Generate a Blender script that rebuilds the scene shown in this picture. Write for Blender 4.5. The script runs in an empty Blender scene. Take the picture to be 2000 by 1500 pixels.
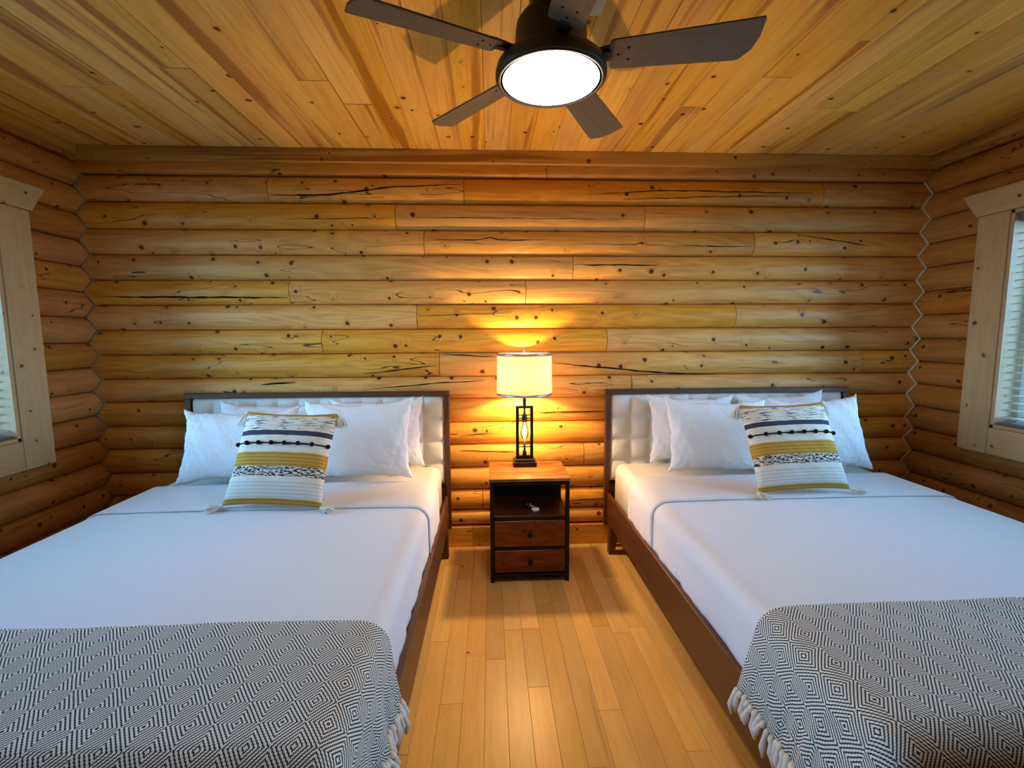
import bpy, bmesh, math, random
from mathutils import Vector, Matrix
random.seed(7)
C = bpy.context.scene.collection
sc = bpy.context.scene
PI = math.pi

# ------------------------------------------------------------------ camera
cam_d = bpy.data.cameras.new('camera'); cam = bpy.data.objects.new('camera', cam_d); C.objects.link(cam)
cam_d.sensor_width = 36.0; cam_d.lens = 900 / 2000 * 36; cam_d.clip_start = 0.02
def cam_matrix(yaw, pit, rol, pos):
    cy, sy, cp, sp, cr, sr = [g(math.radians(v)) for v in (yaw, pit, rol) for g in (math.cos, math.sin)]
    Y = Matrix(((cy, 0, -sy), (0, 1, 0), (sy, 0, cy))); P = Matrix(((1, 0, 0), (0, cp, -sp), (0, sp, cp)))
    Q = Matrix(((cr, -sr, 0), (sr, cr, 0), (0, 0, 1))); M = Q @ P @ Y
    w = lambda r: Vector((r[0], r[2], -r[1]))
    R, U, B = w(M[0]), -w(M[1]), -w(M[2])
    return Matrix(((R.x, U.x, B.x, pos[0]), (R.y, U.y, B.y, pos[1]), (R.z, U.z, B.z, pos[2]), (0, 0, 0, 1)))
cam.matrix_world = cam_matrix(2.615, 5.971, -0.285, (0, 0, 1.42))
sc.camera = cam
# ------------------------------------------------------------------ colour management, world, daylight
vs = sc.view_settings
vs.view_transform = 'Standard'; vs.look = 'None'; vs.gamma = 1.0; vs.use_curve_mapping = False; vs.exposure = 0.08
sc.cycles.max_bounces = 7; sc.cycles.diffuse_bounces = 4; sc.cycles.use_adaptive_sampling = True; sc.cycles.adaptive_threshold = 0.03; sc.cycles.glossy_bounces = 3; sc.cycles.transmission_bounces = 6
sc.cycles.sample_clamp_indirect = 6.0; sc.cycles.caustics_reflective = False; sc.cycles.caustics_refractive = False
sc.cycles.use_denoising = True
DAY = 27.0; FAN = 30.0; LAMP = 34.0; EDISON = 7.0
world = bpy.data.worlds.new('world'); sc.world = world; world.use_nodes = True
wt = world.node_tree; wt.nodes.clear()
wo = wt.nodes.new('ShaderNodeOutputWorld'); wb = wt.nodes.new('ShaderNodeBackground')
tc = wt.nodes.new('ShaderNodeTexCoord'); sp_ = wt.nodes.new('ShaderNodeSeparateXYZ'); wr = wt.nodes.new('ShaderNodeValToRGB')
wt.links.new(tc.outputs['Generated'], sp_.inputs[0]); wt.links.new(sp_.outputs['Z'], wr.inputs[0])
wr.color_ramp.elements[0].position = 0.0; wr.color_ramp.elements[0].color = (0.35, 0.62, 0.96, 1)
wr.color_ramp.elements[1].position = 0.6; wr.color_ramp.elements[1].color = (0.15, 0.455, 0.96, 1)
wt.links.new(wr.outputs[0], wb.inputs[0]); wb.inputs[1].default_value = DAY; wt.links.new(wb.outputs[0], wo.inputs[0])
WX = {-1: -2.515, 1: 2.92}          # valley plane of the side log walls
WINY = (0.95, 2.475); WINZ = (0.885, 2.09)
for s in (-1, 1):
    ld = bpy.data.lights.new('window_portal', 'AREA'); ld.shape = 'RECTANGLE'; ld.size = WINY[1] - WINY[0]; ld.size_y = WINZ[1] - WINZ[0]
    ld.cycles.is_portal = True
    lo = bpy.data.objects.new('window_portal', ld); C.objects.link(lo)
    lo.location = (WX[s] + s * 0.13, sum(WINY) / 2, sum(WINZ) / 2); lo.rotation_euler = (PI / 2, 0, s * PI / 2)

# ------------------------------------------------------------------ node helper
class G:
    def __init__(s, name):
        s.m = bpy.data.materials.new(name); s.m.use_nodes = True; s.t = s.m.node_tree; s.t.nodes.clear()
        s.out = s.t.nodes.new('ShaderNodeOutputMaterial')
    def set(s, sock, v):
        if isinstance(v, bpy.types.NodeSocket): s.t.links.new(v, sock)
        elif v is not None:
            if sock.type == 'RGBA' and len(v) == 3: v = (*v, 1)
            sock.default_value = v
    def n(s, typ, o=0, ins=(), **kw):
        nd = s.t.nodes.new('ShaderNode' + typ)
        for k, v in kw.items(): setattr(nd, k, v)
        for i, v in (ins.items() if isinstance(ins, dict) else enumerate(ins)): s.set(nd.inputs[i], v)
        return nd.outputs[o] if o is not None else nd
    def M(s, op, a, b=None, c=None, clamp=False): return s.n('Math', 0, [a, b, c][:3 if c is not None else (2 if b is not None else 1)], operation=op, use_clamp=clamp)
    def V(s, op, a, b): return s.n('VectorMath', 0, [a, b], operation=op)
    def mix(s, f, a, b, bt='MIX'):
        nd = s.t.nodes.new('ShaderNodeMix'); nd.data_type = 'RGBA'; nd.blend_type = bt
        s.set(nd.inputs[0], f); s.set(nd.inputs[6], a); s.set(nd.inputs[7], b); return nd.outputs[2]
    def ss(s, x, lo, hi):   # smoothstep
        return s.n('MapRange', 0, {0: x, 1: lo, 2: hi}, interpolation_type='SMOOTHSTEP')
    def noise(s, vec, scale=1.0, detail=3.0, rough=.5, dist=0.0, o=0):
        return s.n('TexNoise', o, {'Vector': vec, 'Scale': scale, 'Detail': detail, 'Roughness': rough, 'Distortion': dist})
    def ramp(s, f, stops, interp='LINEAR'):
        nd = s.t.nodes.new('ShaderNodeValToRGB'); s.set(nd.inputs[0], f); cr = nd.color_ramp; cr.interpolation = interp
        while len(cr.elements) < len(stops): cr.elements.new(0.5)
        for e, (p, c) in zip(cr.elements, stops): e.position = p; e.color = (*c, 1)
        return nd.outputs[0]
    def sep(s, v): nd = s.n('SeparateXYZ', None, [v]); return nd.outputs[0], nd.outputs[1], nd.outputs[2]
    def xyz(s, x, y, z=0.0): return s.n('CombineXYZ', 0, [x, y, z])
    def bsdf(s, col, rough=.5, bump=None, bstr=.3, bdist=.002, metal=0.0, spec=.5, **kw):
        nd = s.n('BsdfPrincipled', None, {'Base Color': col, 'Roughness': rough, 'Metallic': metal, 'Specular IOR Level': spec})
        for k, v in kw.items(): s.set(nd.inputs[k.replace('_', ' ')], v)
        if bump is not None:
            b = s.n('Bump', 0, {'Strength': bstr, 'Distance': bdist, 'Height': bump}); s.t.links.new(b, nd.inputs['Normal'])
        s.t.links.new(nd.outputs[0], s.out.inputs[0]); return nd

def plain(name, col, rough=.5, metal=0.0, spec=.5, nscale=0, namt=.15, **kw):
    g = G(name)
    if nscale:
        v = g.n('TexCoord', 3); f = g.noise(v, nscale, 4); c = g.mix(g.M('MULTIPLY', f, namt * 2), col, tuple(x * .5 for x in col))
        g.bsdf(c, rough, bump=f, metal=metal, spec=spec, **kw)
    else: g.bsdf(col, rough, metal=metal, spec=spec, **kw)
    return g.m

def wood(name, light, dark, knotc, knots=6.0, kr=.14, kdens=.5, heart=None, heart_amt=.0, crack=0.0, rough=.45,
         gs=(1.3, 26), ring=.45, vary=.25, bstr=.25, tint=True, spec=.4, pith=True):
    g = G(name)
    uv = g.n('UVMap', 0); rnd = g.n('ObjectInfo', None)
    R = rnd.outputs['Random']
    off = g.xyz(g.M('MULTIPLY', R, 91.7), g.M('MULTIPLY', R, 37.3), 0.0)
    v = g.V('ADD', uv, off)
    vor = g.n('TexVoronoi', None, {'Vector': v, 'Scale': knots, 'Randomness': 1.0}, voronoi_dimensions='2D')
    d = vor.outputs['Distance']; cr, cg, cb = [vor.outputs['Color']] * 3
    sc3 = g.n('SeparateColor', None, [vor.outputs['Color']])
    wob = g.M('MULTIPLY', g.M('SUBTRACT', g.noise(v, 45, 2), .5), .10)
    d2 = g.M('ADD', d, wob)
    rad = g.M('MULTIPLY', g.M('MULTIPLY_ADD', sc3.outputs[0], .8, .25), kr)
    on = g.M('LESS_THAN', sc3.outputs[1], kdens)
    kmask = g.M('MULTIPLY', g.ss(g.M('DIVIDE', d2, rad), 1.15, .75), on)
    near = g.M('MULTIPLY', g.ss(d, kr * 3.2, 0.0), on)
    x, y, z = g.sep(v)
    yy = g.M('ADD', g.M('MULTIPLY', y, gs[1]), g.M('MULTIPLY', near, 1.5))
    gv = g.xyz(g.M('MULTIPLY', x, gs[0]), yy, 0.0)
    n1 = g.noise(gv, 1.0, 4, .55, .6)
    rings = g.M('MULTIPLY_ADD', g.M('SINE', g.M('MULTIPLY', g.noise(g.xyz(g.M('MULTIPLY', x, gs[0] * .7), g.M('MULTIPLY', yy, .3), 3.3), 1.0, 2, .4), 62)), .5, .5)
    fine = g.noise(g.xyz(g.M('MULTIPLY', x, 14), g.M('MULTIPLY', y, 420), 0.0), 1.0, 2)
    gr = g.M('ADD', g.M('MULTIPLY', n1, .75), g.M('MULTIPLY', g.M('MULTIPLY', rings, ring), .45))
    gr = g.M('ADD', gr, g.M('MULTIPLY', g.M('SUBTRACT', fine, .5), .3))
    f = g.ss(gr, .25, .95)
    blot = g.noise(g.V('MULTIPLY', v, (3.0, 9.0, 1)), 1.0, 3)
    col = g.mix(f, light, dark)
    col = g.mix(g.M('MULTIPLY', g.ss(blot, .45, .8), .35), col, dark)
    if heart:
        h = g.noise(g.xyz(g.M('MULTIPLY', x, .55), g.M('MULTIPLY', y, 13), 7.7), 1.0, 3, .5, .4)
        col = g.mix(g.M('MULTIPLY', g.ss(h, 1 - heart_amt - .04, 1 - heart_amt + .06), .8), col, heart)
    hsv = g.n('HueSaturation', 0, {'Hue': g.M('MULTIPLY_ADD', g.M('FRACT', g.M('MULTIPLY', R, 13.3)), .003, .4960),
                                   'Saturation': g.M('MULTIPLY_ADD', g.M('FRACT', g.M('MULTIPLY', R, 7.7)), .12, .93),
                                   'Value': g.M('MULTIPLY_ADD', R, vary, 1 - vary * .5), 'Color': col})
    col = hsv
    if tint: col = g.mix(1.0, col, rnd.outputs['Color'], 'MULTIPLY')
    inner = g.ss(g.M('DIVIDE', d2, rad), .1, .75)
    kc = g.mix(inner, tuple(k * .25 for k in knotc), knotc)
    col = g.mix(g.M('MULTIPLY', near, .30), col, dark)
    col = g.mix(kmask, col, kc)
    hgt = g.M('ADD', g.M('MULTIPLY', gr, .25), g.M('MULTIPLY', kmask, -.4))
    if crack:
        cn = g.noise(g.xyz(g.M('MULTIPLY', x, .9), g.M('MULTIPLY', y, 9), 1.7), 1.0, 2, .5)
        line = g.M('LESS_THAN', g.M('ABSOLUTE', g.M('SUBTRACT', cn, .5)), .0035 * crack)
        m2 = g.M('GREATER_THAN', g.noise(g.xyz(g.M('MULTIPLY', x, 1.1), g.M('MULTIPLY', y, 3), 9.1), 1.0, 1), .54)
        cm = g.M('MULTIPLY', line, m2)
        col = g.mix(g.M('MULTIPLY', cm, .85), col, (.03, .012, .004)); hgt = g.M('SUBTRACT', hgt, g.M('MULTIPLY', cm, .8))
    g.bsdf(col, rough, bump=hgt, bstr=bstr, bdist=.004, spec=spec)
    return g.m

MT = {}
MT['log'] = wood('log_wood', (.84, .43, .082), (.55, .225, .030), (.15, .052, .016), knots=6.5, kr=.105, kdens=.55, crack=1.0, rough=.42, ring=.5, vary=.14, bstr=.45)
MT['ceil'] = wood('ceiling_wood', (.93, .57, .12), (.68, .33, .05), (.19, .06, .014), knots=5.0, kr=.075, kdens=.42, heart=(.40, .155, .022), heart_amt=.41, rough=.40, gs=(1.0, 34), ring=.35, vary=.16, bstr=.12)
MT['floor'] = wood('maple_floor', (.84, .57, .22), (.69, .41, .13), (.22, .09, .03), knots=4.0, kr=.03, kdens=.10, heart=(.38, .19, .06), heart_amt=.28, rough=.36, gs=(2.0, 40), ring=.25, vary=.28, bstr=.06)
MT['trimwood'] = wood('trim_pine', (.62, .41, .20), (.50, .30, .13), (.24, .12, .05), knots=5.5, kr=.07, kdens=.55, rough=.5, gs=(1.3, 30), ring=.3, vary=.08, bstr=.12)
MT['darkwood'] = wood('walnut_stain', (.11, .042, .016), (.055, .020, .008), (.03, .01, .005), knots=1, kr=.01, kdens=.0, rough=.42, gs=(2, 60), ring=.3, vary=.06, bstr=.1)
MT['rustic'] = wood('rustic_board', (.33, .13, .04), (.12, .035, .012), (.03, .01, .004), knots=7, kr=.08, kdens=.45, heart=(.05, .016, .008), heart_amt=.42, rough=.33, gs=(3, 26), ring=.6, vary=.1, bstr=.15)
MT['blade'] = wood('fan_blade_wood', (.145, .125, .108), (.085, .072, .062), (.02, .012, .01), knots=2, kr=.02, kdens=.15, rough=.5, gs=(3, 50), ring=.3, vary=.06, bstr=.1)
MT['black'] = plain('black_metal', (.012, .011, .011), .38, .6)
MT['fanmetal'] = plain('charcoal_metal', (.055, .048, .046), .42, .5)
MT['gap'] = plain('dark_gap', (.05, .022, .008), .9)
MT['shell'] = plain('shell_board', (.34, .19, .08), .8, nscale=6)
MT['caulk'] = plain('caulk', (.60, .50, .32), .7)
MT['caulk_dull'] = plain('dark_caulk', (.26, .20, .14), .8)  # darker caulk colour for the left corner bead
MT['silver'] = plain('satin_silver', (.5, .5, .5), .35, .9)
MT['white_plastic'] = plain('white_plastic', (.82, .80, .75), .4)
MT['slat'] = plain('blind_slat', (.80, .82, .80), .5)
MT['blindrail'] = plain('blind_rail', (.16, .17, .18), .5)
MT['vinyl'] = plain('sash_vinyl', (.75, .75, .72), .4)
MT['grass'] = plain('lawn', (.10, .22, .05), .9, nscale=8, namt=.4)
MT['fringe'] = plain('cotton_fringe', (.88, .82, .70), .95, nscale=60, namt=.12, spec=.1)
MT['pom'] = plain('black_yarn', (.012, .012, .016), .95, nscale=200, spec=.1)

def cloth(name, col, weave=900, wr=.35, wrinkle=6, ws=.012, rough=.85, sub=0.0):
    g = G(name); uv = g.n('UVMap', 0)
    w = g.noise(g.V('MULTIPLY', uv, (1, 1.6, 1)), wrinkle, 3, .5, .8)
    fine = g.noise(uv, weave, 1)
    w2 = g.noise(g.V('MULTIPLY', uv, (3.0, 1.0, 1)), wrinkle * 2.5, 2, .5, 1.5)
    h = g.M('ADD', g.M('ADD', w, g.M('MULTIPLY', w2, .25)), g.M('MULTIPLY', fine, .02))
    b = g.bsdf(col, rough, bump=h, bstr=wr, bdist=ws, spec=.15)
    b.inputs['Sheen Weight'].default_value = .12
    return g.m
MT['sheet'] = cloth('white_sheet', (.74, .73, .73), wr=.35, wrinkle=4, ws=.010)
MT['fitted'] = cloth('fitted_sheet', (.80, .78, .72), wr=.3)
MT['pillow'] = cloth('pillow_cotton', (.84, .835, .82), wr=.5, wrinkle=7, ws=.02)
MT['tuft'] = cloth('headboard_linen', (.72, .69, .62), wr=.15, wrinkle=20, ws=.003)

def diamond_mat():
    g = G('diamond_weave'); uv = g.n('UVMap', 0)
    wv = g.noise(uv, 5, 2, o=1); v = g.V('ADD', uv, g.V('MULTIPLY', wv, (.006, .006, 0)))
    x, y, z = g.sep(v)
    fx = g.M('ABSOLUTE', g.M('SUBTRACT', g.M('FRACT', g.M('DIVIDE', x, .092)), .5))
    fy = g.M('ABSOLUTE', g.M('SUBTRACT', g.M('FRACT', g.M('DIVIDE', y, .112)), .5))
    d = g.M('ADD', fx, fy)
    s = g.M('SINE', g.M('MULTIPLY', d, 2 * PI * 10.0))
    # individual threads break the lines into dashes
    th = g.M('SINE', g.M('MULTIPLY', g.M('ADD', x, g.M('MULTIPLY', y, .15)), 2 * PI / .0042))
    m = g.ss(g.M('ADD', s, g.M('MULTIPLY', th, .5)), -.45, .0)
    n = g.noise(uv, 260, 2)
    cream = g.mix(n, (.86, .82, .70), (.68, .65, .55)); ink = g.mix(n, (.018, .020, .034), (.05, .052, .07))
    # woven plain border near the hem (v past .0 stored in second coordinate)
    g.bsdf(g.mix(m, ink, cream), .95, bump=g.M('ADD', m, n), bstr=.4, bdist=.002, spec=.1)
    return g.m
MT['diamond'] = diamond_mat()

def cushion_mat():
    g = G('striped_cushion'); uv = g.n('UVMap', 0); x, y, z = g.sep(uv)
    yw = g.M('ADD', y, g.M('MULTIPLY', g.M('SUBTRACT', g.noise(uv, 5, 1), .5), .012))
    cream = (.78, .70, .56); must = (.62, .33, .06); ink = (.022, .023, .032); dk = (.045, .047, .06)
    st1 = g.noise(g.xyz(g.M('MULTIPLY', x, 7), g.M('MULTIPLY', y, 75), 0.0), 1.0, 3, .6)
    streak = g.mix(g.ss(st1, .54, .60), cream, (.09, .085, .09))
    st2 = g.noise(g.xyz(g.M('MULTIPLY', x, 24), g.M('MULTIPLY', y, 85), 4.0), 1.0, 3, .6)
    mott = g.mix(g.ss(st2, .47, .53), cream, ink)
    # braid: little slanted stitches in rows
    def braid(rows, cols, c1, c2):
        row = g.M('MULTIPLY', y, rows); rf = g.M('FRACT', row); sgn = g.M('PINGPONG', row, 1.0)
        col = g.M('FRACT', g.M('ADD', g.M('MULTIPLY', x, cols), g.M('MULTIPLY', sgn, .8)))
        a = g.M('ABSOLUTE', g.M('SUBTRACT', rf, .5)); b = g.M('ABSOLUTE', g.M('SUBTRACT', col, .5))
        m = g.M('MAXIMUM', g.ss(a, .33, .48), g.M('MULTIPLY', g.ss(b, .30, .48), .6))
        return g.mix(m, c1, c2), m
    bm1, h1 = braid(28, 42, must, (.28, .15, .02)); bm2, h2 = braid(28, 42, (.76, .72, .62), (.50, .46, .38))
    herr = g.mix(g.ss(g.M('SINE', g.M('MULTIPLY', g.M('ADD', x, y), 600)), -.2, .4), ink, (.09, .10, .14))
    bands = [(.055, None, bm1), (.235, None, bm2), (.275, None, cream), (.375, None, mott), (.52, None, bm1), (.70, None, cream), (.755, None, herr), (.945, None, streak), (2, None, bm1)]
    col = bands[0][2]
    for i in range(1, len(bands)):
        col = g.mix(g.M('GREATER_THAN', yw, bands[i - 1][0]), col, bands[i][2])
    hb = g.mix(g.M('GREATER_THAN', yw, .235), h2, 0.0 if False else (0, 0, 0))
    hh = g.M('ADD', g.M('MULTIPLY', g.M('MAXIMUM', h1, h2), -.6), g.M('MULTIPLY', st1, .6))
    g.bsdf(col, .95, bump=hh, bstr=.5, bdist=.003, spec=.1)
    return g.m
MT['cushion'] = cushion_mat()

def shade_mat():
    g = G('lamp_linen'); uv = g.n('TexCoord', 3)
    n = g.noise(g.V('MULTIPLY', uv, (40, 40, 300)), 1, 2)
    c = g.mix(n, (.93, .86, .70), (.84, .75, .58))
    d = g.n('BsdfDiffuse', 0, [c]); t = g.n('BsdfTranslucent', 0, [c]); m = g.n('MixShader', 0, [.55, d, t]); g.t.links.new(m, g.out.inputs[0]); return g.m
MT['shade'] = shade_mat()
def emit(name, col, st, limb=None):
    g = G(name)
    e = g.n('Emission', 0, {'Color': col, 'Strength': st}); g.t.links.new(e, g.out.inputs[0]); return g.m
MT['diffuser'] = emit('lit_diffuser', (1.0, .86, .62, 1), FAN)
MT['filament'] = emit('filament', (1.0, .62, .22, 1), 260)
def glass(name, tint=(1, 1, 1), thin=True):
    g = G(name); t = g.n('BsdfTransparent', 0, [(*tint, 1)]); gl = g.n('BsdfGlossy', 0, {0: (1, 1, 1, 1), 1: .02})
    fr = g.n('Fresnel', 0, [1.3]); m = g.n('MixShader', 0, [fr, t, gl]); g.t.links.new(m, g.out.inputs[0]); return g.m
MT['glass'] = glass('clear_glass', (.97, .99, .98))
MT['bulbglass'] = glass('amber_glass', (1.0, .93, .80))

# ------------------------------------------------------------------ geometry helpers
def tag(o, label=None, cat=None, group=None, kind=None):
    if label: o['label'] = label
    if cat: o['category'] = cat
    if group: o['group'] = group
    if kind: o['kind'] = kind
    return o
def empty(name, loc=(0, 0, 0), label=None, cat=None, group=None, parent=None):
    o = bpy.data.objects.new(name, None); C.objects.link(o); o.location = loc; o.empty_display_size = .05
    if parent: o.parent = parent
    return tag(o, label, cat, group)
class MB:
    """collects vertices, faces and UVs of ONE mesh object"""
    def __init__(s): s.v = []; s.f = []; s.uv = []; s.sm = []
    def face(s, idx, uvs=None, smooth=False):
        s.f.append(tuple(idx)); s.uv.append(uvs); s.sm.append(smooth)
    def box(s, a, b, along=0, uo=(0, 0), bev=0.0):
        """axis-aligned box with UVs in metres, grain running along axis `along`; bev chamfers all edges"""
        a = list(a); b = list(b)
        for i in range(3):
            if a[i] > b[i]: a[i], b[i] = b[i], a[i]
        n0 = len(s.v); e = bev
        def uvf(p, ax):
            o = [i for i in range(3) if i != ax]
            if along in o:
                w = [i for i in o if i != along][0]; return (p[along] + uo[0], p[w] + uo[1])
            return (p[o[0]] + uo[0], p[o[1]] + uo[1])
        if e <= 0:
            P = [(x, y, z) for x in (a[0], b[0]) for y in (a[1], b[1]) for z in (a[2], b[2])]
            s.v += P
            for q, ax in (((0, 1, 3, 2), 0), ((4, 6, 7, 5), 0), ((0, 4, 5, 1), 1), ((2, 3, 7, 6), 1), ((0, 2, 6, 4), 2), ((1, 5, 7, 3), 2)):
                s.face([n0 + i for i in q], [uvf(P[i], ax) for i in q])
            return s
        P = []; idx = {}
        for ix in (0, 1):
            for iy in (0, 1):
                for iz in (0, 1):
                    for ax in range(3):
                        p = [(b if k else a)[i] for i, k in enumerate((ix, iy, iz))]
                        for i, k in enumerate((ix, iy, iz)):
                            if i != ax: p[i] += -e if k else e
                        idx[(ix, iy, iz, ax)] = len(P); P.append(tuple(p))
        s.v += P
        def add(keys, ax):
            ids = [idx[k] for k in keys]
            c = Vector([(a[i] + b[i]) / 2 for i in range(3)]); pts = [Vector(P[i]) for i in ids]
            nrm = (pts[1] - pts[0]).cross(pts[2] - pts[0]); mid = sum(pts, Vector()) / len(pts)
            if nrm.dot(mid - c) < 0: ids = ids[::-1]
            s.face([n0 + i for i in ids], [uvf(P[i], ax) for i in ids])
        add([(0, 0, 0, 0), (0, 0, 1, 0), (0, 1, 1, 0), (0, 1, 0, 0)], 0); add([(1, 0, 0, 0), (1, 0, 1, 0), (1, 1, 1, 0), (1, 1, 0, 0)], 0)
        add([(0, 0, 0, 1), (0, 0, 1, 1), (1, 0, 1, 1), (1, 0, 0, 1)], 1); add([(0, 1, 0, 1), (0, 1, 1, 1), (1, 1, 1, 1), (1, 1, 0, 1)], 1)
        add([(0, 0, 0, 2), (0, 1, 0, 2), (1, 1, 0, 2), (1, 0, 0, 2)], 2); add([(0, 0, 1, 2), (0, 1, 1, 2), (1, 1, 1, 2), (1, 0, 1, 2)], 2)
        for i in (0, 1):
            for j in (0, 1):
                add([(i, j, 0, 0), (i, j, 1, 0), (i, j, 1, 1), (i, j, 0, 1)], 0)
                add([(i, 0, j, 0), (i, 1, j, 0), (i, 1, j, 2), (i, 0, j, 2)], 0)
                add([(0, i, j, 1), (1, i, j, 1), (1, i, j, 2), (0, i, j, 2)], 1)
                for k in (0, 1): add([(i, j, k, 0), (i, j, k, 1), (i, j, k, 2)], 0)
        return s
    def grid(s, nu, nv, fn, smooth=True, closed_u=False, flip=False):
        """fn(i,j)->((x,y,z),(u,v)); i in 0..nu, j in 0..nv"""
        n0 = len(s.v); U = []
        for j in range(nv + 1):
            for i in range(nu + 1):
                p, w = fn(i, j); s.v.append(tuple(p)); U.append(w)
        W = nu + 1
        for j in range(nv):
            for i in range(nu):
                q = [j * W + i, j * W + i + 1, (j + 1) * W + i + 1, (j + 1) * W + i]
                if flip: q = q[::-1]
                s.face([n0 + k for k in q], [U[k] for k in q], smooth)
        return s
    def tube(s, pts, r, n=8, cap=True, smooth=True, taper=None):
        pts = [Vector(p) for p in pts]; n0 = len(s.v); L = 0; m = len(pts)
        up = Vector((0, 0, 1))
        t0 = (pts[1] - pts[0]).normalized()
        if abs(t0.dot(up)) > .9: up = Vector((1, 0, 0))
        side = t0.cross(up).normalized(); us = []
        for k, p in enumerate(pts):
            t = (pts[min(k + 1, m - 1)] - pts[max(k - 1, 0)]).normalized()
            side = (side - t * side.dot(t)).normalized(); nn = side.cross(t)
            rr = r * (taper[k] if taper else 1)
            if k: L += (p - pts[k - 1]).length
            us.append(L)
            for i in range(n):
                a = 2 * PI * i / n; s.v.append(tuple(p + side * math.cos(a) * rr + nn * math.sin(a) * rr))
        for k in range(m - 1):
            for i in range(n):
                j = (i + 1) % n; q = [n0 + k * n + i, n0 + k * n + j, n0 + (k + 1) * n + j, n0 + (k + 1) * n + i]
                s.face(q, [(us[k], i / n * .1), (us[k], (i + 1) / n * .1), (us[k + 1], (i + 1) / n * .1), (us[k + 1], i / n * .1)], smooth)
        if cap:
            s.face([n0 + i for i in range(n)][::-1]); s.face([n0 + (m - 1) * n + i for i in range(n)])
        return s
    def lathe(s, prof, c=(0, 0, 0), n=32, smooth=True, rx=1.0):
        n0 = len(s.v); m = len(prof)
        for r, z in prof:
            for i in range(n):
                a = 2 * PI * i / n; s.v.append((c[0] + r * math.cos(a), c[1] + r * math.sin(a), c[2] + z))
        for k in range(m - 1):
            for i in range(n):
                j = (i + 1) % n
                s.face([n0 + k * n + i, n0 + k * n + j, n0 + (k + 1) * n + j, n0 + (k + 1) * n + i],
                       [(i / n, k / m), ((i + 1) / n, k / m), ((i + 1) / n, (k + 1) / m), (i / n, (k + 1) / m)], smooth)
        if prof[0][0] > 1e-4: s.face([n0 + i for i in range(n)][::-1])
        if prof[-1][0] > 1e-4: s.face([n0 + (m - 1) * n + i for i in range(n)])
        return s
    def build(s, name, mat, parent=None, recalc=False):
        me = bpy.data.meshes.new(name); me.from_pydata(s.v, [], s.f)
        ul = me.uv_layers.new(name='UVMap')
        k = 0; data = []
        for f, u in zip(s.f, s.uv):
            for i in range(len(f)): data += list(u[i]) if u else [s.v[f[i]][0], s.v[f[i]][1]]
        ul.data.foreach_set('uv', data)
        me.polygons.foreach_set('use_smooth', s.sm)
        for m_ in (mat if isinstance(mat, (list, tuple)) else [mat]): me.materials.append(m_)
        if recalc:
            b = bmesh.new(); b.from_mesh(me); bmesh.ops.remove_doubles(b, verts=b.verts, dist=1e-5); bmesh.ops.recalc_face_normals(b, faces=b.faces); b.to_mesh(me); b.free()
        me.update()
        o = bpy.data.objects.new(name, me); C.objects.link(o)
        if parent: o.parent = parent
        return o
def box(name, a, b, mat, parent=None, along=0, bev=.0015): return MB().box(a, b, along, (random.random() * 9, random.random() * 9), bev).build(name, mat, parent)
def noise1(x, s=0.0): return math.sin(x * 2.1 + s) * .5 + math.sin(x * 5.3 + s * 1.7) * .3 + math.sin(x * 11.9 + s * 2.3) * .2

# ------------------------------------------------------------------ room shell
X0, X1, Y0, Y1, ZC = WX[-1], WX[1], -1.25, 3.05, 2.56
T = .14
floor = tag(MB().box((X0 - T, Y0 - T, -.12), (X1 + T, Y1 + T, -.018)).build('floor', MT['gap']), kind='structure')
ceiling = tag(MB().box((X0 - T, Y0 - T, ZC + .018), (X1 + T, Y1 + T, ZC + .12)).build('ceiling', MT['gap']), kind='structure')
wall_back = tag(MB().box((X0 - T, Y1 + .012, -.018), (X1 + T, Y1 + T, ZC + .018)).build('wall_back', MT['gap']), kind='structure')
wall_front = tag(MB().box((X0 - T, Y0 - T, -.018), (X1 + T, Y0, ZC + .018), along=0).build('wall_front', MT['shell']), kind='structure')
side = {}
for s, nm in ((-1, 'wall_left'), (1, 'wall_right')):
    m = MB(); xa, xb = WX[s] + s * .012, WX[s] + s * T
    m.box((xa, Y0, -.018), (xb, WINY[0] - .02, ZC + .018)); m.box((xa, WINY[1] + .02, -.018), (xb, Y1 + .012, ZC + .018))
    m.box((xa, WINY[0] - .02, -.018), (xb, WINY[1] + .02, WINZ[0] - .02)); m.box((xa, WINY[0] - .02, WINZ[1] + .02), (xb, WINY[1] + .02, ZC + .018))
    side[s] = tag(m.build(nm, MT['gap']), kind='structure')

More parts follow.
